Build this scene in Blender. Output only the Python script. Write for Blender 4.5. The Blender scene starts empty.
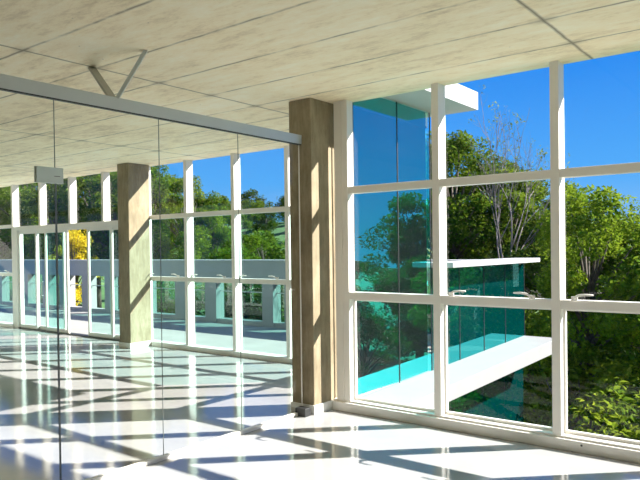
import bpy, bmesh, math, random
from mathutils import Vector, Matrix
random.seed(7)
SC = bpy.context.scene
COL = SC.collection

# ------------------------------------------------------------------ helpers
class MB:
    """collects shapes; build() links them as one mesh object"""
    def __init__(self): self.v=[]; self.f=[]
    def box(self, x0,x1,y0,y1,z0,z1):
        b=len(self.v)
        self.v += [(x,y,z) for z in (z0,z1) for y in (y0,y1) for x in (x0,x1)]
        self.f += [tuple(b+i for i in q) for q in ((0,2,3,1),(4,5,7,6),(0,1,5,4),(2,6,7,3),(0,4,6,2),(1,3,7,5))]
        return self
    def beam(self, a, b_, w, h, up=(0,0,1)):
        a=Vector(a); b_=Vector(b_); d=(b_-a).normalized(); s=d.cross(Vector(up)).normalized(); u=s.cross(d)
        b=len(self.v)
        for p in (a,b_):
            for sx,sz in ((-1,-1),(1,-1),(1,1),(-1,1)):
                self.v.append(tuple(p+s*(sx*w/2)+u*(sz*h/2)))
        self.f += [tuple(b+i for i in q) for q in ((0,1,2,3),(7,6,5,4),(0,4,5,1),(1,5,6,2),(2,6,7,3),(3,7,4,0))]
        return self
    def tube(self, pts, rads, n=6):
        pts=[Vector(p) for p in pts]; b=len(self.v)
        for i,p in enumerate(pts):
            d=(pts[min(i+1,len(pts)-1)]-pts[max(i-1,0)]).normalized()
            s=d.cross(Vector((0.31,0.17,0.93)))
            if s.length<1e-3: s=d.cross(Vector((1,0,0)))
            s.normalize(); t=d.cross(s)
            for k in range(n):
                a=2*math.pi*k/n
                self.v.append(tuple(p+(s*math.cos(a)+t*math.sin(a))*rads[i]))
        for i in range(len(pts)-1):
            for k in range(n):
                self.f.append((b+i*n+k,b+i*n+(k+1)%n,b+(i+1)*n+(k+1)%n,b+(i+1)*n+k))
        self.f.append(tuple(b+k for k in range(n))[::-1]); self.f.append(tuple(b+(len(pts)-1)*n+k for k in range(n)))
        return self
    def cyl(self, c, r, h, n=20, axis='z'):
        c=Vector(c); d={'x':Vector((1,0,0)),'y':Vector((0,1,0)),'z':Vector((0,0,1))}[axis]
        return self.tube([c,c+d*h],[r,r],n)
    def pane(self, x0,x1,y0,y1,z0,z1):
        b=len(self.v)
        if x1-x0>y1-y0: y=(y0+y1)/2; self.v+=[(x0,y,z0),(x1,y,z0),(x1,y,z1),(x0,y,z1)]
        else: x=(x0+x1)/2; self.v+=[(x,y0,z0),(x,y1,z0),(x,y1,z1),(x,y0,z1)]
        self.f.append((b,b+1,b+2,b+3)); return self
    def mesh(self, name):
        me=bpy.data.meshes.new(name); me.from_pydata(self.v,[],self.f); me.update(); return me
    def build(self, name, mat, parent=None, bevel=0, smooth=False):
        o=bpy.data.objects.new(name,self.mesh(name)); COL.objects.link(o); o.data.materials.append(mat)
        if parent: o.parent=parent; o.location=-Vector(parent.location) if parent.type=='EMPTY' and not parent.parent else (0,0,0)
        if bevel:
            m=o.modifiers.new('bevel','BEVEL'); m.width=bevel; m.segments=2; m.limit_method='ANGLE'
        if smooth:
            for p in o.data.polygons: p.use_smooth=True
        return o
def empty(name, loc=(0,0,0)):
    o=bpy.data.objects.new(name,None); COL.objects.link(o); o.location=loc; o.empty_display_size=.2; return o
def tag(o,label,cat,group=None):
    o['label']=label; o['category']=cat
    if group: o['group']=group
    return o
def struct(o): o['kind']='structure'; return o

# ------------------------------------------------------------------ materials
def new_mat(name):
    m=bpy.data.materials.new(name); m.use_nodes=True; nt=m.node_tree; nt.nodes.clear()
    out=nt.nodes.new('ShaderNodeOutputMaterial'); return m,nt,out
def N(nt,t,**k):
    n=nt.nodes.new(t)
    for a,b in k.items(): setattr(n,a,b)
    return n
def math_(nt,op,a,b=None,c=None):
    n=N(nt,'ShaderNodeMath',operation=op)
    for i,v in enumerate((a,b,c)):
        if v is None: continue
        if isinstance(v,(int,float)): n.inputs[i].default_value=v
        else: nt.links.new(v,n.inputs[i])
    return n.outputs[0]
def ramp(nt,fac,stops):
    r=N(nt,'ShaderNodeValToRGB'); e=r.color_ramp.elements
    while len(e)<len(stops): e.new(.5)
    for i,(p,c) in enumerate(stops): e[i].position=p; e[i].color=(*c,1)
    nt.links.new(fac,r.inputs[0]); return r.outputs[0]
def noise(nt,vec,scale,detail=4,rough=.55,sc=None):
    if sc:
        mp=N(nt,'ShaderNodeMapping'); mp.inputs['Scale'].default_value=sc; nt.links.new(vec,mp.inputs[0]); vec=mp.outputs[0]
    n=N(nt,'ShaderNodeTexNoise'); n.inputs['Scale'].default_value=scale; n.inputs['Detail'].default_value=detail; n.inputs['Roughness'].default_value=rough
    nt.links.new(vec,n.inputs['Vector']); return n.outputs['Fac']
def mixc(nt,fac,a,b,mode='MIX'):
    n=N(nt,'ShaderNodeMix',data_type='RGBA',blend_type=mode)
    for i,v in ((0,fac),(6,a),(7,b)):
        if isinstance(v,(int,float)): n.inputs[i].default_value=v
        elif isinstance(v,tuple): n.inputs[i].default_value=(*v,1)
        else: nt.links.new(v,n.inputs[i])
    return n.outputs[2]
def plain(name,col,rough=.5,metal=0,var=.06,scale=3,bump=0):
    m,nt,out=new_mat(name); p=N(nt,'ShaderNodeBsdfPrincipled'); nt.links.new(p.outputs[0],out.inputs[0])
    tc=N(nt,'ShaderNodeTexCoord'); f=noise(nt,tc.outputs['Object'],scale)
    c=ramp(nt,f,[(.25,tuple(x*(1-var) for x in col)),(.75,tuple(min(1,x*(1+var)) for x in col))])
    nt.links.new(c,p.inputs['Base Color']); p.inputs['Roughness'].default_value=rough; p.inputs['Metallic'].default_value=metal
    if bump:
        b=N(nt,'ShaderNodeBump'); b.inputs['Strength'].default_value=bump; b.inputs['Distance'].default_value=.01
        nt.links.new(noise(nt,tc.outputs['Object'],scale*8),b.inputs['Height']); nt.links.new(b.outputs[0],p.inputs['Normal'])
    return m
M={}
M['white']=plain('white_painted_aluminium',(.82,.79,.74),.35,var=.02)
M['grey_metal']=plain('brushed_grey_aluminium',(.50,.54,.56),.4,.3,var=.04)
M['steel']=plain('steel_plate',(.60,.68,.65),.45,.1)
M['dark']=plain('dark_seal',(.01,.011,.012),.5)
M['joint']=plain('grey_joint',(.13,.15,.15),.5)
M['brace_shade']=plain('shaded_brace',(.42,.42,.39),.5,.1)  # darker tone for one strut, its shade put into the colour
M['white_render']=plain('white_render',(.42,.43,.44),.7,var=.04)
M['slab_white']=plain('slab_white',(.24,.24,.245),.7,var=.04)
M['grey_render']=plain('grey_render',(.27,.275,.275),.8,var=.06)
M['white_int']=plain('white_plaster',(.78,.77,.73),.8,var=.02)
M['bark']=plain('bark',(.075,.06,.045),.9,var=.4,scale=9)
M['pale_bark']=plain('pale_bark',(.16,.14,.13),.9,var=.3,scale=9)
M['roof_tile']=plain('terracotta_roof',(.35,.15,.09),.8,var=.25)
M['terrace']=plain('terrace_paving',(.27,.27,.255),.7,var=.12,scale=1.5)
M['louvre']=plain('dark_fin_backing',(.002,.012,.018),.6,var=.2)  # dark finish for the added fins and backing behind the glass
M['pane_dark']=plain('dark_pane',(.03,.04,.05),.15)

def concrete_ceiling():
    m,nt,out=new_mat('board_marked_concrete_ceiling'); p=N(nt,'ShaderNodeBsdfPrincipled'); nt.links.new(p.outputs[0],out.inputs[0])
    tc=N(nt,'ShaderNodeTexCoord'); v=tc.outputs['Object']
    n1=noise(nt,v,.55,6,.6); n2=noise(nt,v,2.2,8,.7,(1.0,3.2,1)); n3=noise(nt,v,14,6,.7,(1,2.5,1))
    s=math_(nt,'ADD',math_(nt,'MULTIPLY',n1,.35),math_(nt,'ADD',math_(nt,'MULTIPLY',n2,.45),math_(nt,'MULTIPLY',n3,.2)))
    c=ramp(nt,s,[(.36,(.62,.48,.31)),(.5,(.95,.81,.57)),(.62,(1,.92,.73))])
    sx=N(nt,'ShaderNodeSeparateXYZ'); nt.links.new(v,sx.inputs[0])
    wob=math_(nt,'MULTIPLY',math_(nt,'SUBTRACT',noise(nt,v,3,3),.5),.035)
    yy=math_(nt,'ADD',sx.outputs['Y'],wob); xx=math_(nt,'ADD',sx.outputs['X'],wob)
    def seam(coord,off,per,w):
        t=math_(nt,'PINGPONG',math_(nt,'SUBTRACT',coord,off),per/2)
        return math_(nt,'SUBTRACT',1,math_(nt,'SMOOTH_MIN',math_(nt,'DIVIDE',t,w),1,.2))
    patch=math_(nt,'MULTIPLY',math_(nt,'SUBTRACT',noise(nt,v,1.6,4,.6,(1,1,1)),.36),5)
    patch=N(nt,'ShaderNodeClamp') if False else patch
    cl=N(nt,'ShaderNodeClamp'); nt.links.new(patch,cl.inputs[0]); cl.inputs['Min'].default_value=.25
    e=math_(nt,'MAXIMUM',math_(nt,'MULTIPLY',seam(yy,3.47,.87,.026),cl.outputs[0]),seam(xx,-2.07,4.5,.028))
    c=mixc(nt,math_(nt,'MULTIPLY',math_(nt,'MAXIMUM',e,0),.9),c,(.13,.11,.08))
    stain=math_(nt,'MAXIMUM',math_(nt,'MULTIPLY',seam(yy,3.47,.87,.12),seam(xx,-2.07,4.5,.16)),0)
    c=mixc(nt,math_(nt,'MULTIPLY',stain,.7),c,(.2,.17,.12))
    # pin holes and dark smudges beside the seams
    vo=N(nt,'ShaderNodeTexVoronoi'); vo.inputs['Scale'].default_value=2.3; nt.links.new(v,vo.inputs[0])
    dot=math_(nt,'LESS_THAN',vo.outputs['Distance'],.025)
    c=mixc(nt,math_(nt,'MULTIPLY',dot,.5),c,(.12,.1,.07))
    nt.links.new(c,p.inputs['Base Color']); p.inputs['Roughness'].default_value=.85
    b=N(nt,'ShaderNodeBump'); b.inputs['Strength'].default_value=.25; b.inputs['Distance'].default_value=.01; nt.links.new(n3,b.inputs['Height']); nt.links.new(b.outputs[0],p.inputs['Normal'])
    return m
M['ceil']=concrete_ceiling()
def concrete_col():
    m,nt,out=new_mat('fair_faced_concrete'); p=N(nt,'ShaderNodeBsdfPrincipled'); nt.links.new(p.outputs[0],out.inputs[0])
    tc=N(nt,'ShaderNodeTexCoord'); v=tc.outputs['Object']
    s=math_(nt,'ADD',math_(nt,'MULTIPLY',noise(nt,v,1.3,6,.65),.5),math_(nt,'MULTIPLY',noise(nt,v,5,8,.7,(2.5,2.5,.5)),.5))
    c=ramp(nt,s,[(.33,(.145,.108,.06)),(.5,(.25,.20,.12)),(.68,(.38,.32,.215))])
    vo=N(nt,'ShaderNodeTexVoronoi'); vo.inputs['Scale'].default_value=5; nt.links.new(v,vo.inputs[0])
    c=mixc(nt,math_(nt,'MULTIPLY',math_(nt,'LESS_THAN',vo.outputs['Distance'],.06),.5),c,(.12,.1,.07))
    nt.links.new(c,p.inputs['Base Color']); p.inputs['Roughness'].default_value=.85
    b=N(nt,'ShaderNodeBump'); b.inputs['Strength'].default_value=.4; b.inputs['Distance'].default_value=.01; nt.links.new(s,b.inputs['Height']); nt.links.new(b.outputs[0],p.inputs['Normal'])
    return m
M['concrete']=concrete_col()
def floor_mat():
    m,nt,out=new_mat('polished_white_floor'); p=N(nt,'ShaderNodeBsdfPrincipled'); nt.links.new(p.outputs[0],out.inputs[0])
    tc=N(nt,'ShaderNodeTexCoord'); v=tc.outputs['Object']
    c=ramp(nt,noise(nt,v,1.1,5,.6),[(.3,(.32,.32,.325)),(.7,(.37,.37,.37))])
    br=N(nt,'ShaderNodeTexBrick'); br.offset=0; br.inputs['Scale'].default_value=1; br.inputs['Brick Width'].default_value=.9; br.inputs['Row Height'].default_value=.9
    br.inputs['Mortar Size'].default_value=.004; br.inputs['Mortar Smooth'].default_value=.3; nt.links.new(v,br.inputs[0])
    c=mixc(nt,math_(nt,'MULTIPLY',br.outputs['Fac'],.35),c,(.4,.42,.44))
    nt.links.new(c,p.inputs['Base Color']); p.inputs['Roughness'].default_value=.09; p.inputs['IOR'].default_value=1.6
    return m
M['floor']=floor_mat()
def glass(name,tint,refl,base=.04,gcol=(1,1,1)):
    m,nt,out=new_mat(name)
    t=N(nt,'ShaderNodeBsdfTransparent'); t.inputs[0].default_value=(*tint,1)
    g=N(nt,'ShaderNodeBsdfGlossy'); g.inputs['Roughness'].default_value=0.0; g.inputs[0].default_value=(*gcol,1)
    lw=N(nt,'ShaderNodeLayerWeight'); lw.inputs[0].default_value=.5
    f=math_(nt,'ADD',math_(nt,'MULTIPLY',math_(nt,'POWER',lw.outputs['Facing'],5),refl),base)
    mx=N(nt,'ShaderNodeMixShader'); nt.links.new(f,mx.inputs[0]); nt.links.new(t.outputs[0],mx.inputs[1]); nt.links.new(g.outputs[0],mx.inputs[2])
    nt.links.new(mx.outputs[0],out.inputs[0]); return m
M['glass_clear']=glass('clear_window_glass',(.965,.98,.97),.5,.02)
M['glass_tint']=glass('tinted_window_glass',(.64,.91,.875),.4,.02)
M['glass_part']=glass('partition_glass',(.97,.975,.96),.4,.018)
def mirror_glass():
    m,nt,out=new_mat('reflective_teal_glass')
    t=N(nt,'ShaderNodeBsdfTransparent'); t.inputs[0].default_value=(.86,.84,.82,1)
    g=N(nt,'ShaderNodeBsdfGlossy'); g.inputs['Roughness'].default_value=0.0; g.inputs[0].default_value=(.015,.42,.44,1)
    a=N(nt,'ShaderNodeAddShader'); nt.links.new(t.outputs[0],a.inputs[0]); nt.links.new(g.outputs[0],a.inputs[1]); nt.links.new(a.outputs[0],out.inputs[0]); return m
M['glass_mirror']=mirror_glass()
def opaque_mirror():
    m,nt,out=new_mat('reflective_teal_screen_glass')
    d=N(nt,'ShaderNodeBsdfDiffuse'); d.inputs[0].default_value=(.0,.05,.05,1)
    t=N(nt,'ShaderNodeBsdfTransparent'); t.inputs[0].default_value=(.12,.42,.42,1)
    m1=N(nt,'ShaderNodeMixShader'); m1.inputs[0].default_value=.45; nt.links.new(d.outputs[0],m1.inputs[1]); nt.links.new(t.outputs[0],m1.inputs[2])
    g=N(nt,'ShaderNodeBsdfGlossy'); g.inputs['Roughness'].default_value=0.0; g.inputs[0].default_value=(.04,.46,.50,1)
    mx=N(nt,'ShaderNodeMixShader'); mx.inputs[0].default_value=.5; nt.links.new(m1.outputs[0],mx.inputs[1]); nt.links.new(g.outputs[0],mx.inputs[2])
    nt.links.new(mx.outputs[0],out.inputs[0]); return m
M['glass_screen']=opaque_mirror()
def leaf_mat(name,dark,mid,light,trans=.35):
    m,nt,out=new_mat(name)
    tc=N(nt,'ShaderNodeTexCoord'); oi=N(nt,'ShaderNodeObjectInfo')
    f=noise(nt,tc.outputs['Object'],1.3,5,.8)
    f=math_(nt,'ADD',f,math_(nt,'MULTIPLY',math_(nt,'SUBTRACT',oi.outputs['Random'],.5),.18))
    c=ramp(nt,f,[(.36,dark),(.5,mid),(.66,light)])
    d=N(nt,'ShaderNodeBsdfDiffuse'); t=N(nt,'ShaderNodeBsdfTranslucent'); nt.links.new(c,d.inputs[0]); nt.links.new(mixc(nt,.22,c,(.4,.48,.04)),t.inputs[0])
    mx=N(nt,'ShaderNodeMixShader'); mx.inputs[0].default_value=trans; nt.links.new(d.outputs[0],mx.inputs[1]); nt.links.new(t.outputs[0],mx.inputs[2]); nt.links.new(mx.outputs[0],out.inputs[0])
    return m
M['leaf']=leaf_mat('green_leaves',(.010,.045,.006),(.065,.15,.010),(.21,.30,.016))
M['leaf_dark']=leaf_mat('dark_leaves',(.005,.024,.005),(.03,.075,.009),(.11,.175,.018),.3)
M['leaf_bright']=leaf_mat('bright_leaves',(.014,.05,.006),(.08,.15,.010),(.24,.30,.018))
M['leaf_yellow']=leaf_mat('yellow_leaves',(.35,.28,.01),(.62,.48,.02),(.85,.7,.05),.45)
def ground_mat():
    m,nt,out=new_mat('rough_grass'); p=N(nt,'ShaderNodeBsdfPrincipled'); nt.links.new(p.outputs[0],out.inputs[0])
    tc=N(nt,'ShaderNodeTexCoord'); v=tc.outputs['Object']
    s=math_(nt,'ADD',math_(nt,'MULTIPLY',noise(nt,v,.12,5,.6),.6),math_(nt,'MULTIPLY',noise(nt,v,2,8,.8),.4))
    c=ramp(nt,s,[(.35,(.02,.05,.015)),(.5,(.06,.13,.025)),(.65,(.16,.25,.05))])
    nt.links.new(c,p.inputs['Base Color']); p.inputs['Roughness'].default_value=.95; return m
M['ground']=ground_mat()

# ------------------------------------------------------------------ dimensions
H=4.4; YR=7.49; YL=9.98; XP=-5.79; XE=3.6; YB=-3.6; XW=-23.6
# ------------------------------------------------------------------ shell
struct(MB().box(XW,XE,YB,YR+.22,-.25,0).box(XW,-5.62,YR+.22,YL+.2,-.25,0).build('floor',M['floor']))
struct(MB().box(XW,XE,YB,YR+.21,H,H+.25).box(XW,-5.5,YR+.21,YL+.2,H,H+.25).build('ceiling',M['ceil']))
struct(MB().box(XE,XE+.2,YB,YR+.2,0,H).build('wall_right',M['white_int']))
struct(MB().box(XW-.2,XW,YB,YL+.2,0,H).build('wall_left',M['white_int']))
struct(MB().box(XW-.2,XE+.2,YB-.2,YB,0,H).build('wall_back',M['white_int']))

# roof slab with eaves, seen outside through the first bay
r=MB().box(XW-.3,XE+.3,YB-.3,8.3,H+.25,H+.55).box(XW-.3,-4.7,8.3,10.5,H+.25,H+.55).build('roof_overhang',M['white_render'])
tag(r,'white flat roof slab whose eave juts out above the mirrored glass wing','roof')

# ------------------------------------------------------------------ window walls
def latch(parent, x, y, z, side):
    """white awning-window handle: base plate, pivot and curved lever"""
    b=MB().box(x-.035,x+.035,y-.012,y+.0,z-.05,z+.0).build('latch_base',M['white'],parent)
    m=MB(); m.cyl((x,y-.035,z-.03),.016,.03,10,'y')
    m.tube([(x,y-.04,z-.02),(x+side*.05,y-.045,z+.012),(x+side*.12,y-.045,z+.022),(x+side*.21,y-.04,z+.02)],[.014,.013,.012,.009],8)
    o=m.build('latch_handle',M['white'],parent,smooth=True); return o
ZT=(1.585,1.69); ZU=(3.075,3.175)
w1=struct(empty('window_1',(-1,YR,0)))
cr=[-5.32]+[-3.895+1.51*k for k in range(5)]      # right (inner) corners of the mullions
# corner post: thin cover flange and deep box
MB().box(-5.55,-5.425,YR,YR+.015,.12,H).build('mullion_cover',M['white'],w1)
MB().box(-5.42,-5.32,YR,YR+.145,.12,H).build('mullion',M['white'],w1,.004)
for c in cr[1:]:
    MB().box(c-.10,c,YR,YR+.20,.12,H).build('mullion',M['white'],w1,.004)
bays=[(a,b-.10) for a,b in zip(cr[:-1],cr[1:])]+[(cr[-1],XE)]
MB().box(-5.60,XE,YR-.05,YR+.21,0,.125).build('window_sill',M['white'],w1,.006)
MB().box(-5.60,XE,YR-.005,YR+.2,.125,.15).build('sill_cap',M['white'],w1,.003)
for i,(a,b) in enumerate(bays):
    for z0,z1 in (ZT,ZU):
        MB().box(a,b,YR+.005,YR+.12,z0,z1).build('transom',M['white'],w1,.004)
    # slim sash frames and panes
    fr=MB()
    for z0,z1 in ((.15,ZT[0]),(ZT[1],ZU[0]),(ZU[1],H)):
        MB().pane(a,b,YR+.13,YR+.137,z0,z1).build('pane',M['glass_clear'],w1)
    fr.box(a,b,YR+.11,YR+.15,.15,.185).box(a,b,YR+.11,YR+.15,ZT[0]-.025,ZT[0]).box(a,a+.025,YR+.11,YR+.15,.185,ZT[0]-.025).box(b-.025,b,YR+.11,YR+.15,.185,ZT[0]-.025)
    fr.build('sash_frame',M['white'],w1)
    if i>0:
        latch(w1,a+.16,YR-.0,ZT[1]+.045,1); latch(w1,b-.22,YR-.0,ZT[1]+.045,-1)
MB().cyl((-3.05+.9,YR-.053,.085),.012,.006,12,'y').build('sill_bolt',M['dark'],w1)

w2=struct(empty('window_2',(-15,YL,0)))
cl=[-7.0,-8.56,-10.10,-11.65,-13.20,-14.92,-16.50,-18.08,-19.68,-21.25,-22.8]
DH0,DH1=2.995,3.10      # door head beam
for c in cl:
    z0=.1 if (c>-14 or c<-19) else DH1
    MB().box(c-.10,c,YL,YL+.20,z0,H).build('mullion',M['white'],w2,.004)
MB().box(-13.66,-5.75,YL-.04,YL+.2,0,.11).build('window_sill',M['white'],w2,.005)
MB().box(XW,-19.70,YL-.04,YL+.2,0,.11).build('window_sill',M['white'],w2,.005)
edges=[-5.8]+cl+[XW]
for i in range(len(edges)-1):
    b=edges[i]-(.10 if i>0 else 0); a=edges[i+1]
    if b-a<.2: continue
    door = -19.7 < (a+b)/2 < -13.3
    if door:
        MB().pane(a,b,YL+.13,YL+.137,DH1,H).build('pane',M['glass_clear'],w2)
    else:
        for z0,z1 in (ZT,ZU): MB().box(a,b,YL+.005,YL+.12,z0,z1).build('transom',M['white'],w2,.004)
        for z0,z1 in ((.11,ZT[0]),(ZT[1],ZU[0]),(ZU[1],H)):
            MB().pane(a,b,YL+.13,YL+.137,z0,z1).build('pane',M['glass_tint'] if z0<2 else M['glass_clear'],w2)
        if i>0:
            latch(w2,a+.16,YL,ZT[1]+.045,1); latch(w2,b-.22,YL,ZT[1]+.045,-1)
MB().box(-19.68,-13.3,YL-.03,YL+.2,DH0,DH1).build('door_head_beam',M['white'],w2,.006)

# sliding glass doors on the far wall
d1=struct(empty('door_1',(-16.6,YL,0)))
MB().box(-19.70,-19.42,YL-.01,YL+.18,0,DH0).build('door_jamb',M['white'],d1,.005)
MB().box(-13.68,-13.60,YL-.01,YL+.18,0,DH0).build('door_jamb',M['white'],d1,.005)
MB().box(-19.42,-13.68,YL-.02,YL+.18,0,.035).build('threshold',M['dark'],d1)
MB().box(-19.42,-13.68,YL+.02,YL+.14,2.93,DH0).build('door_track',M['white'],d1)
def leaf(a,b,y):
    z0,z1=.04,2.93; s=.075
    f=MB().box(a,a+s,y,y+.045,z0,z1).box(b-s,b,y,y+.045,z0,z1).box(a+s,b-s,y,y+.045,z0,z0+.10).box(a+s,b-s,y,y+.045,z1-.06,z1)
    o=f.build('door_leaf',M['white'],d1)
    MB().pane(a+s,b-s,y+.018,y+.025,z0+.10,z1-.06).build('door_pane',M['glass_tint'],o).location=(0,0,0)
    return o
leaf(-19.42,-18.38,YL+.03); leaf(-18.50,-17.0,YL+.09); leaf(-17.93,-16.72,YL+.03)
leaf(-15.76,-14.62,YL+.03); leaf(-14.82,-13.70,YL+.09)
h=MB().tube([(-18.02,YL+.02,1.05),(-18.02,YL-.03,1.05),(-18.02,YL-.03,1.45),(-18.02,YL+.02,1.45)],[.012]*4,8).build('door_handle',M['steel'],d1)

# wing east side: inner frame
w3=struct(empty('window_3',(-5.7,8.7,0)))
XI=-5.78
for y0 in (7.62,8.72,9.86):
    MB().box(XI,XI+.17,y0,y0+.10,.1,H).build('mullion',M['white'],w3,.004)
MB().box(XI-.02,XI+.17,7.56,9.98,0,.1).build('window_sill',M['white'],w3)
for (a,b) in ((7.72,8.72),(8.82,9.86)):
    for z0,z1 in (ZT,ZU): MB().box(XI,XI+.12,a,b,z0,z1).build('transom',M['white'],w3,.004)
# outer reflective glass skin
jy=[7.74,8.97,10.05]
for a,b in zip(jy[:-1],jy[1:]):
    MB().pane(-5.40,-5.392,a+.008,b-.008,.11,4.63).build('mirror_pane',M['glass_mirror'],w3)
for y in jy: MB().box(-5.405,-5.387,y-.008,y+.008,.11,4.63).build('joint_seal',M['dark'],w3)
MB().pane(-5.62,-5.39,10.045,10.053,.11,4.63).build('return_pane',M['glass_mirror'],w3)
MB().box(-5.49,-5.47,7.74,10.05,4.34,4.645).build('added_dark_strip',M['louvre'],w3)  # added dark strip hiding the pale slab edge, so the glass top stays dark
# added fins, parallel to the sun: glass stays dark, sunlight still passes
bl=empty('added_louvre_fins',(-5.5,8.9,0)); tag(bl,'added dark fins behind the mirrored wing glass, blocking the view in but passing sun','added_screen')
sd=Vector((-1.06,-1.0)).normalized()
f=MB(); y=7.80
MB().box(-5.545,-5.435,7.75,10.03,4.36,4.39).build('added_fin_rail',M['louvre'],bl)
while y<10.0:
    c=Vector((-5.49,y)); a=c-sd*.075; b=c+sd*.075
    MB().beam((a.x,a.y,2.25),(b.x,b.y,2.25),.003,4.22).build('added_fin',M['louvre'],bl)
    y+=.085

# ------------------------------------------------------------------ columns
def column(x0,x1,y0,y1,label,sk):
    e=empty('concrete_column',((x0+x1)/2,(y0+y1)/2,0)); tag(e,label,'column')
    MB().box(x0,x1,y0,y1,.0,H).build('shaft',M['concrete'],e,.012)
    m=MB().box(x0-.015,x1+.018,y0-.018,y0,0,.13).box(x1,x1+.018,y0,y1,0,.13)
    m.build('skirting',M['white_int'],e,.003); return e
column(-6.02,-5.62,7.05,7.60,'bare concrete column beside the glass partition, nearest the mirrored wing',1)
column(-13.42,-12.99,9.36,9.97,'bare concrete column behind the glass partition, right of the sliding doors',0)

# ------------------------------------------------------------------ glass partition
gp=empty('glass_partition',(XP,4,0)); tag(gp,'frameless clear glass partition hung under a grey aluminium rail','partition')
ys=[-.32,.9,2.13,3.35,4.58,5.80,6.985]
for a,b in zip(ys[:-1],ys[1:]):
    MB().pane(XP-.006,XP+.006,a+.004,b-.004,.045,3.76).build('glass_panel',M['glass_part'],gp)
for k,y in enumerate(ys[1:-1]):
    MB().box(XP-.004,XP+.004,y-.003,y+.003,.045,3.76).build('joint_seal',M['joint'],gp)
MB().box(XP-.008,XP+.008,6.985,6.992,.045,3.76).build('edge_profile',M['white'],gp)
MB().box(XP-.05,XP+.03,-.32,7.02,3.765,3.89).build('header_rail',M['grey_metal'],gp,.004)
MB().box(XP-.02,XP+.02,-.32,7.02,3.752,3.765).build('rail_gasket',M['dark'],gp)
MB().box(XP-.03,XP+.03,-.32,6.97,0,.045).build('floor_track',M['white'],gp,.003)
MB().box(XP-.02,XP+.16,6.86,6.985,0,.115).build('floor_clamp',M['dark'],gp,.006)
# patch fitting over the door joint
pf=MB().box(XP+.006,XP+.022,3.155,3.425,2.955,3.105).box(XP-.022,XP-.006,3.155,3.425,2.955,3.105).build('patch_fitting',M['steel'],gp,.003)
pc=MB().box(XP+.022,XP+.024,3.33,3.39,3.02,3.025).build('plate_slot',M['dark'],pf); pc.location=(0,0,0)
MB().box(XP-.005,XP+.005,3.356,3.364,.045,2.965).build('door_edge_seal',M['joint'],gp)
# V brace up to the ceiling
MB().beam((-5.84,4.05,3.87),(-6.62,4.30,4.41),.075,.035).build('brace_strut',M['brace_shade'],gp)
MB().beam((-5.80,4.05,3.87),(-5.62,4.30,4.41),.075,.035).build('brace_strut',M['grey_metal'],gp)

# ------------------------------------------------------------------ outside: terrace and walkway
struct(MB().box(-40,-5.45,YL+.2,14.4,-.3,-.02).build('ground_terrace',M['terrace']))
wk=MB().box(-5.45,-4.62,7.72,14.40,0,1)
wk.v=[(x,y,(.11+(y-7.72)*.027) if z>.5 else (-.12+(y-7.72)*.018)) for x,y,z in wk.v]
sl=wk.build('walkway_slab',M['slab_white'],None,.01)
tag(sl,'white cantilevered walkway slab running along the foot of the teal glass','slab')
lw=empty('lower_glass_wall',(-5.42,12,-3)); tag(lw,'dark teal glass wall of the lower storey under the white walkway slab','wall')
ly=[7.75,8.97,10.05,11.14,12.23,13.32,14.42]
for a,b in zip(ly[:-1],ly[1:]):
    MB().pane(-5.44,-5.42,a+.006,b-.006,-3.4,-.03).build('glass_panel',M['glass_screen'],lw)
MB().box(-5.43,-5.425,7.75,14.42,-3.4,-.03).build('backing',M['louvre'],lw).location.x+= -.03
sc_=empty('glass_screen',(-5.4,12.2,.11)); tag(sc_,'low teal glass windbreak under a white coping, past the mirrored wing corner','screen')
for a,b in zip(ly[2:-1],ly[3:]):
    MB().pane(-5.40,-5.388,a+.006,b-.006,.11,1.93).build('glass_panel',M['glass_screen'],sc_)
for y in ly[3:]:
    MB().box(-5.403,-5.385,y-.007,y+.007,.11,1.93).build('joint_seal',M['dark'],sc_)
MB().box(-5.60,-5.0,10.10,14.36,1.955,2.045).build('coping',M['white_render'],sc_,.008)
MB().box(-5.45,-5.34,10.10,14.42,1.925,1.955).build('head_profile',M['dark'],sc_)

# terrace wall with window-like openings
tw=empty('terrace_wall',(-15,14.4,0)); tag(tw,'grey white parapet wall with square openings closing off the terrace','wall')
MB().box(-40,-5.64,14.4,14.75,1.38,1.97).build('parapet_band',M['grey_render'],tw)
MB().box(-40.02,-5.62,14.36,14.79,1.97,2.0).build('coping',M['white_render'],tw)
piers=[(-7.4,-6.6),(-9.2,-8.6),(-11.0,-10.5),(-12.55,-12.1),(-13.44,-13.0),(-15.97,-15.45),(-17.47,-16.9),(-19.9,-18.9),(-21.55,-21.2),(-23.07,-22.6),(-24.7,-24.1),(-26.0,-25.5),(-28.0,-27.2),(-30.5,-29.5),(-33,-32),(-36,-35)]
for a,b in piers: MB().box(a,b,14.4,14.75,-.02,1.38).build('pier',M['grey_render'],tw)
M['glass_open']=glass('dark_teal_opening_glass',(.30,.56,.52),.5,.05)
pz=sorted(piers)
for (a0,a1),(b0,b1) in zip(pz[:-1],pz[1:]):
    if b0-a1>.2 and not (-23.0<a1<-22.0 or -24.2<a1<-23.0): MB().pane(a1,b0,14.60,14.62,.12,1.38).build('opening_pane',M['glass_open'],tw)
MB().box(-40,-5.64,14.42,14.73,-.02,.12).build('plinth',M['grey_render'],tw)
MB().box(-40,-5.64,14.56,14.59,.985,1.01).build('handrail',M['white_render'],tw)

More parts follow.
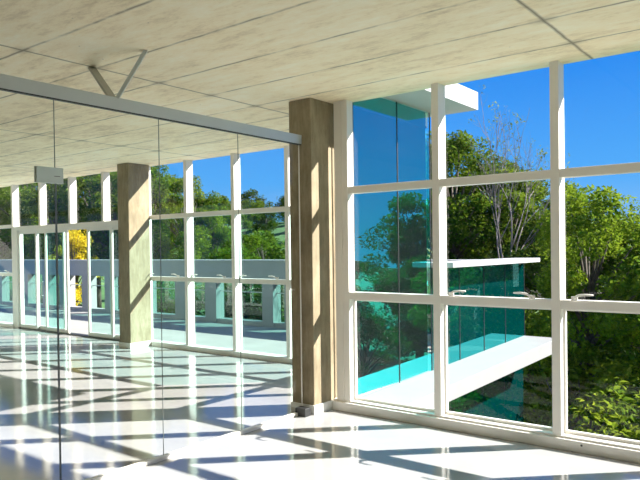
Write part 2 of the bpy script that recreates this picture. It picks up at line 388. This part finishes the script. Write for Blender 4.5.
# ------------------------------------------------------------------ terrain
def gh(x,y):
    def sm(t): t=max(0,min(1,t)); return t*t*(3-2*t)
    z=-3.3
    west=sm((-6-x)/10.0)
    z+= west*2.3                                # left side bank
    d=max(0,y-45); z+= sm(d/60)*9*sm((10-x)/60)
    z+= .5*math.sin(x*.13)*math.cos(y*.11)*sm((y-16)/10)
    return z
m=MB(); nx,ny=70,60; X0,X1,Y0_,Y1_=-160,90,14.8,190
for j in range(ny+1):
    for i in range(nx+1):
        u=i/nx; x=X0+(X1-X0)*u; y=Y0_+(Y1_-Y0_)*(j/ny)**1.6; m.v.append((x,y,gh(x,y)))
for j in range(ny):
    for i in range(nx):
        a=j*(nx+1)+i; m.f.append((a,a+1,a+nx+2,a+nx+1))
struct(m.build('ground_hillside',M['ground'],smooth=True))
struct(MB().box(-5.5,90,-40,14.8,-3.5,-3.3).build('ground_lawn',M['ground']))

# ------------------------------------------------------------------ trees
def leaves(n,centers,rad,size,rng):
    m=MB()
    for _ in range(n):
        c,r=rng.choice(centers)
        while True:
            p=Vector((rng.uniform(-1,1),rng.uniform(-1,1),rng.uniform(-1,1)))
            if .15<p.length<1: break
        p=Vector((p.x*r,p.y*r,p.z*r*.75))+c
        d=Vector((rng.gauss(0,1),rng.gauss(0,1),rng.gauss(0,.6))).normalized(); u=Vector((rng.gauss(0,.6),rng.gauss(0,.6),1)).normalized()
        s=d.cross(u).normalized(); L=size*rng.uniform(.6,1.3); W=L*.55
        b=len(m.v); m.v+= [tuple(p-d*L/2),tuple(p+s*W/2+u*.02),tuple(p+d*L/2),tuple(p-s*W/2+u*.02)]; m.f.append((b,b+1,b+2,b+3))
    return m
def make_tree(name,seed,h,cw,n,size,lm,bare=.28,nc=46,blob=.85):
    rng=random.Random(seed); e=empty(name)
    tr=MB(); hb=h*bare; lean=Vector((rng.uniform(-.3,.3),rng.uniform(-.3,.3),0))
    top=lean+Vector((0,0,h*.8)); pts=[Vector((0,0,-.3)),lean*.3+Vector((.05,0,hb)),lean*.6+Vector((0,.08,h*.55)),top]
    tr.tube(pts,[h*.028,h*.02,h*.012,h*.004],8)
    cs=[]
    for k in range(nc):
        a=rng.uniform(0,2*math.pi); t=rng.random()**.8; z=hb+(h-hb)*(.05+.92*t)
        prof=math.sin(math.pi*min(1,(.12+.83*t)))**.7; rr=cw*.5*prof*math.sqrt(rng.uniform(.15,1))
        c=Vector((math.cos(a)*rr,math.sin(a)*rr,z)); cs.append((c,blob*rng.uniform(.6,1.2)))
        z0=hb+(z-hb)*.45; s=lean*(z0/h)+Vector((0,0,z0)); mid=(s+c)/2+Vector((0,0,.15))
        tr.tube([s,mid,c],[h*.009,h*.005,.01],5)
    tr.build('trunk',M['bark'],e,smooth=True)
    leaves(n,cs,.8,size,rng).build('foliage',lm,e)
    return e
def copy_tree(e,loc,rz,s):
    r=e.copy(); COL.objects.link(r); r.location=loc; r.rotation_euler=(0,0,rz); r.scale=s
    for ch in e.children:
        c=ch.copy(); COL.objects.link(c); c.parent=r
    return r
def make_bare(seed,h):
    rng=random.Random(seed); e=empty('bare_tree'); tr=MB(); tips=[]
    def grow(p,d,L,r,k):
        n=3; pts=[p]; q=p
        for i in range(n):
            d=(d+Vector((rng.gauss(0,.12),rng.gauss(0,.12),.05))).normalized(); q=q+d*L/n; pts.append(q)
        tr.tube(pts,[r,r*.85,r*.72,r*.6],5)
        if k==0 or L<.25: tips.append(q); return
        for i in range(rng.choice((1,2,2))):
            nd=(d+Vector((rng.gauss(0,.55),rng.gauss(0,.55),rng.gauss(.15,.25)))).normalized()
            grow(pts[rng.choice((2,3,3))],nd,L*rng.uniform(.55,.8),r*.55,k-1)
        grow(q,d,L*.75,r*.62,k-1)
    grow(Vector((0,0,-.2)),Vector((0,0,1)),h*.34,h*.011,6)
    tr.build('trunk',M['pale_bark'],e,smooth=True)
    rr=random.Random(seed+1); cs=[(t,.22) for t in rr.sample(tips,max(4,len(tips)//6))]
    leaves(500,cs,.2,.10,rr).build('foliage',M['leaf_bright'],e)
    return e
def make_bush(name,seed,h,w,n,size,lm):
    rng=random.Random(seed); e=empty(name); tr=MB(); cs=[]
    for k in range(26):
        a=rng.uniform(0,2*math.pi); t=rng.random(); rr=w*.5*math.sqrt(rng.random())*math.sin(math.pi*(.25+.6*t)); c=Vector((math.cos(a)*rr,math.sin(a)*rr,h*(.1+.8*t))); cs.append((c,h*.22*rng.uniform(.7,1.2)))
        tr.tube([(0,0,-.1),(c.x*.4,c.y*.4,c.z*.5),tuple(c)],[.04,.025,.008],5)
    tr.build('stems',M['bark'],e); leaves(n,cs,.4,size,rng).build('foliage',lm,e); return e

TG='trees behind the building'
T_broad=make_tree('broadleaf_tree',1,9.0,6.2,17000,.20,M['leaf'])
T_dark=make_tree('broadleaf_tree',2,8.5,6.5,19000,.19,M['leaf_dark'],bare=.2)
T_light=make_tree('broadleaf_tree',3,8.6,5.5,12000,.19,M['leaf_bright'],nc=38,blob=.75)
T_far=make_tree('broadleaf_tree',4,9.0,9.0,3500,.55,M['leaf_dark'],bare=.12,blob=1.5)
used=set()
def put(e,x,y,s,rz=None,label='',zoff=0,sz=None,group=None,cat='tree'):
    rz=random.uniform(0,6.28) if rz is None else rz; sz=sz or s
    loc=(x,y,gh(x,y)+zoff) if y>14.8 else (x,y,-3.3+zoff)
    if e.name in used: o=copy_tree(e,loc,rz,(s,s,sz))
    else:
        used.add(e.name); o=e; o.location=loc; o.rotation_euler=(0,0,rz); o.scale=(s,s,sz)
    tag(o,label,cat,group); return o
# seen through the right-hand windows
put(T_broad,-11.75,24.0,.80,.3,'leafy green tree rising just right of the roof eave end',sz=.92)
put(T_dark,-13.6,26,.8,2.3,'dark green tree half hidden by the mirrored wing corner',sz=.9)
put(T_light,-10.2,25.5,.9,2,'light green open tree behind the bare-branched tree',sz=.84)
put(T_broad,-9.6,28,.9,1.2,'round green tree behind the light green open tree',sz=.78)
put(T_dark,-12.6,30,.9,1,'dark green tree closing the gap behind the low teal glass screen',sz=.86)
put(T_dark,-5.9,20.5,.85,4,'tall dark tree filling the right-hand window bay',sz=.74)
put(T_broad,-4.85,17.8,.62,.5,'sunlit tree with feathery top in the far right window bay',sz=.78)
put(T_dark,-4.2,21.5,.85,3,'dark tree behind the sunlit feathery tree',sz=.74)
put(T_broad,-2.9,19.0,.8,5,'green tree cut by the right edge of the view',sz=.66)
put(T_dark,-7.9,24,.85,2.2,'dark tree behind the second mullion of the near windows',sz=.72)
bt=make_bare(12,9.2); put(bt,-8.6,21.5,.8,1.4,'bare-branched tree with thin grey twigs against the blue sky',sz=1.0)
BU=make_bush('leafy_bush',21,2.6,3.6,5200,.17,M['leaf_bright']); BD=make_bush('leafy_bush',22,2.4,3.8,5200,.16,M['leaf'])
for i,(x,y,s,e,l) in enumerate([(-6.1,17.9,1.15,BU,'bright green bush at the far end of the walkway slab'),(-4.75,16.4,1.15,BU,'bright bush low in the right-hand window bay'),
    (-1.9,17.2,.8,BD,'dark bush beside the lawn at the right edge'),(-8.2,19.6,1.3,BD,'mid green bush behind the teal screen corner'),(-3.6,19.5,1.2,BD,'dark green bush under the tall dark tree'),(-9.6,20.8,1.35,BU,'bright bush showing over the white coping')]):
    put(e,x,y,s,None,l,cat='bush')
# trees east of the building, mirrored in the wing glass
for i,(x,y,s,e) in enumerate([(2,24,.85,T_dark),(6,30,1.0,T_broad),(9.5,26,.85,T_dark),(13,32,1.0,T_dark),(4,36,1.05,T_light),(18,30,1.0,T_broad),(11,40,1.15,T_dark),(-.3,29,.8,T_dark),(22,38,1.1,T_dark),(1.5,18,.55,T_dark),(6,20,.6,T_dark),(10,19,.55,T_broad)]):
    put(e,x,y,s,None,'tree right of the window bays, mirrored in the teal wing glass',group='trees mirrored in the wing glass',sz=(.95 if x==6 else s*.72))
# left: trees beyond the terrace wall
lt=[(-39.2,21,1.0,T_broad),(-35,20.5,.95,T_light),(-36.5,26,1.1,T_dark),(-32.1,21,.92,T_broad),(-31.8,25,.9,T_broad),(-29.5,20.6,.85,T_light),(-46.5,23,1.05,T_broad),(-42.5,26,1.1,T_light),(-50,27,1.1,T_dark),(-40.8,30,1.1,T_broad),(-44,21,1.0,T_light)]
for i,(x,y,s,e) in enumerate(lt):
    put(e,x,y,s,None,'green tree packed behind the terrace wall beyond the sliding doors',group='dense trees beyond the sliding doors')
ye=make_tree('yellow_tree',9,4.8,3.8,7000,.16,M['leaf_yellow'],bare=.1,nc=40,blob=.6)
put(ye,-28.75,17.6,.66,0,'yellow-leaved tree seen through the open sliding door',sz=.9)
put(T_broad,-28.8,22,.76,3.4,'green tree just right of the far concrete column',sz=.90)
put(T_light,-25.4,21.9,.62,1.4,'mid-height green tree in the first bay right of the far column',sz=.80)
put(T_broad,-25.9,24,.62,2.4,'green tree stepping down towards the distant wooded ridge',sz=.70)
put(T_light,-26.6,26.5,.6,.7,'lowest green tree before the gap showing the wooded ridge',sz=.64)
for i,(x,y,s,e) in enumerate([(-19.8,18.6,.8,BU),(-17.6,18.2,.75,BD),(-15.6,18.0,.8,BU),(-13.6,18.4,.85,BD),(-22.2,18,.9,BD),(-11.8,18.2,.8,BU)]):
    put(e,x,y,s,None,'leafy bush just beyond the terrace wall',group='bushes beyond the terrace wall',cat='bush')
rng=random.Random(5)
ridge=[]
for i in range(900):
    if len(ridge)>=32: break
    y=rng.uniform(76,126); x=-y*rng.uniform(.70,1.32)+rng.uniform(-6,6)
    if all((x-a)**2+(y-b)**2>50 for a,b in ridge): ridge.append((x,y))
for x,y in ridge:
    put(T_far,x,y,rng.uniform(.55,.8),None,'distant dark tree on the wooded ridge',group='distant trees on the wooded ridge')
lawn=[]
for i in range(600):
    if len(lawn)>=10: break
    y=rng.uniform(36,62); x=-y*rng.uniform(.70,1.02)
    if all((x-a)**2+(y-b)**2>20 for a,b in lawn+[(-43,58),(-45,60),(-33.5,50)]): lawn.append((x,y))
for x,y in lawn:
    put(T_far,x,y,rng.uniform(.38,.55),None,'small tree on the open hillside lawn',group='small trees on the hillside lawn')
# pale houses on the slope
def house(x,y,w,d,h_,rz,label):
    z=gh(x,y); e=empty('house',(x,y,z)); tag(e,label,'house')
    def put_(mb,n,m,par=e):
        o=mb.build(n,m); o.parent=par; return o
    put_(MB().box(-w/2,w/2,-d/2,d/2,-1,h_),'walls',M['white_render'])
    r=MB(); r.v=[(-w/2-.3,-d/2-.3,h_),(w/2+.3,-d/2-.3,h_),(w/2+.3,d/2+.3,h_),(-w/2-.3,d/2+.3,h_),(-w/2,0,h_+1.3),(w/2,0,h_+1.3)]
    r.f=[(0,1,5,4),(1,2,5),(2,3,4,5),(3,0,4),(3,2,1,0)]; put_(r,'roof',M['roof_tile'])
    for k in (-.3,0,.3): put_(MB().box(w*k-.5,w*k+.5,-d/2-.04,-d/2+.02,h_*.35,h_*.75),'house_window',M['pane_dark'])
    e.rotation_euler=(0,0,rz)
house(-43,58,8,6,2.6,.5,'pale house with a red tiled roof on the hillside lawn')
house(-33.5,50,5,4,2.2,.7,'small pale house standing lower on the hillside, right of the other')

# ------------------------------------------------------------------ light
w=bpy.data.worlds.new('sky'); SC.world=w; w.use_nodes=True; nt=w.node_tree; nt.nodes.clear()
o=N(nt,'ShaderNodeOutputWorld'); bg=N(nt,'ShaderNodeBackground'); nt.links.new(bg.outputs[0],o.inputs[0])
tc=N(nt,'ShaderNodeTexCoord'); s=N(nt,'ShaderNodeSeparateXYZ'); nt.links.new(tc.outputs['Generated'],s.inputs[0])
c=ramp(nt,s.outputs['Z'],[(0,(.26,.52,.9)),(.10,(.075,.38,.95)),(.26,(.010,.225,.88)),(.6,(.012,.14,.70)),(1,(.012,.09,.5))])
nt.links.new(c,bg.inputs[0]); bg.inputs[1].default_value=1.05
L=bpy.data.lights.new('sun','SUN'); L.energy=20; L.angle=math.radians(.55); L.color=(1,.955,.88)
so=bpy.data.objects.new('sun',L); COL.objects.link(so); so.location=(10,20,20)
so.rotation_euler=Vector((-1.06,-1.0,-1.03)).to_track_quat('-Z','Y').to_euler()

# ------------------------------------------------------------------ camera
yaw,pitch,roll=2.23209198,-.0107650609,-.0127258933
fv=Vector((math.cos(yaw)*math.cos(pitch),math.sin(yaw)*math.cos(pitch),math.sin(pitch)))
r0=fv.cross(Vector((0,0,1))).normalized(); u0=r0.cross(fv)
rv=r0*math.cos(roll)+u0*math.sin(roll); uv=-r0*math.sin(roll)+u0*math.cos(roll)
cam=bpy.data.cameras.new('camera'); co=bpy.data.objects.new('camera',cam); COL.objects.link(co)
co.matrix_world=Matrix(((rv.x,uv.x,-fv.x,0),(rv.y,uv.y,-fv.y,0),(rv.z,uv.z,-fv.z,2.3),(0,0,0,1)))
cam.sensor_width=36; cam.lens=650.76*36/640; cam.shift_y=16.139/640; cam.clip_end=600; cam.clip_start=.05
SC.camera=co
SC.view_settings.view_transform='Standard'; SC.view_settings.look='None'; SC.view_settings.exposure=0.02; SC.view_settings.gamma=1.1
SC.cycles.max_bounces=14; SC.cycles.transparent_max_bounces=40; SC.cycles.diffuse_bounces=6
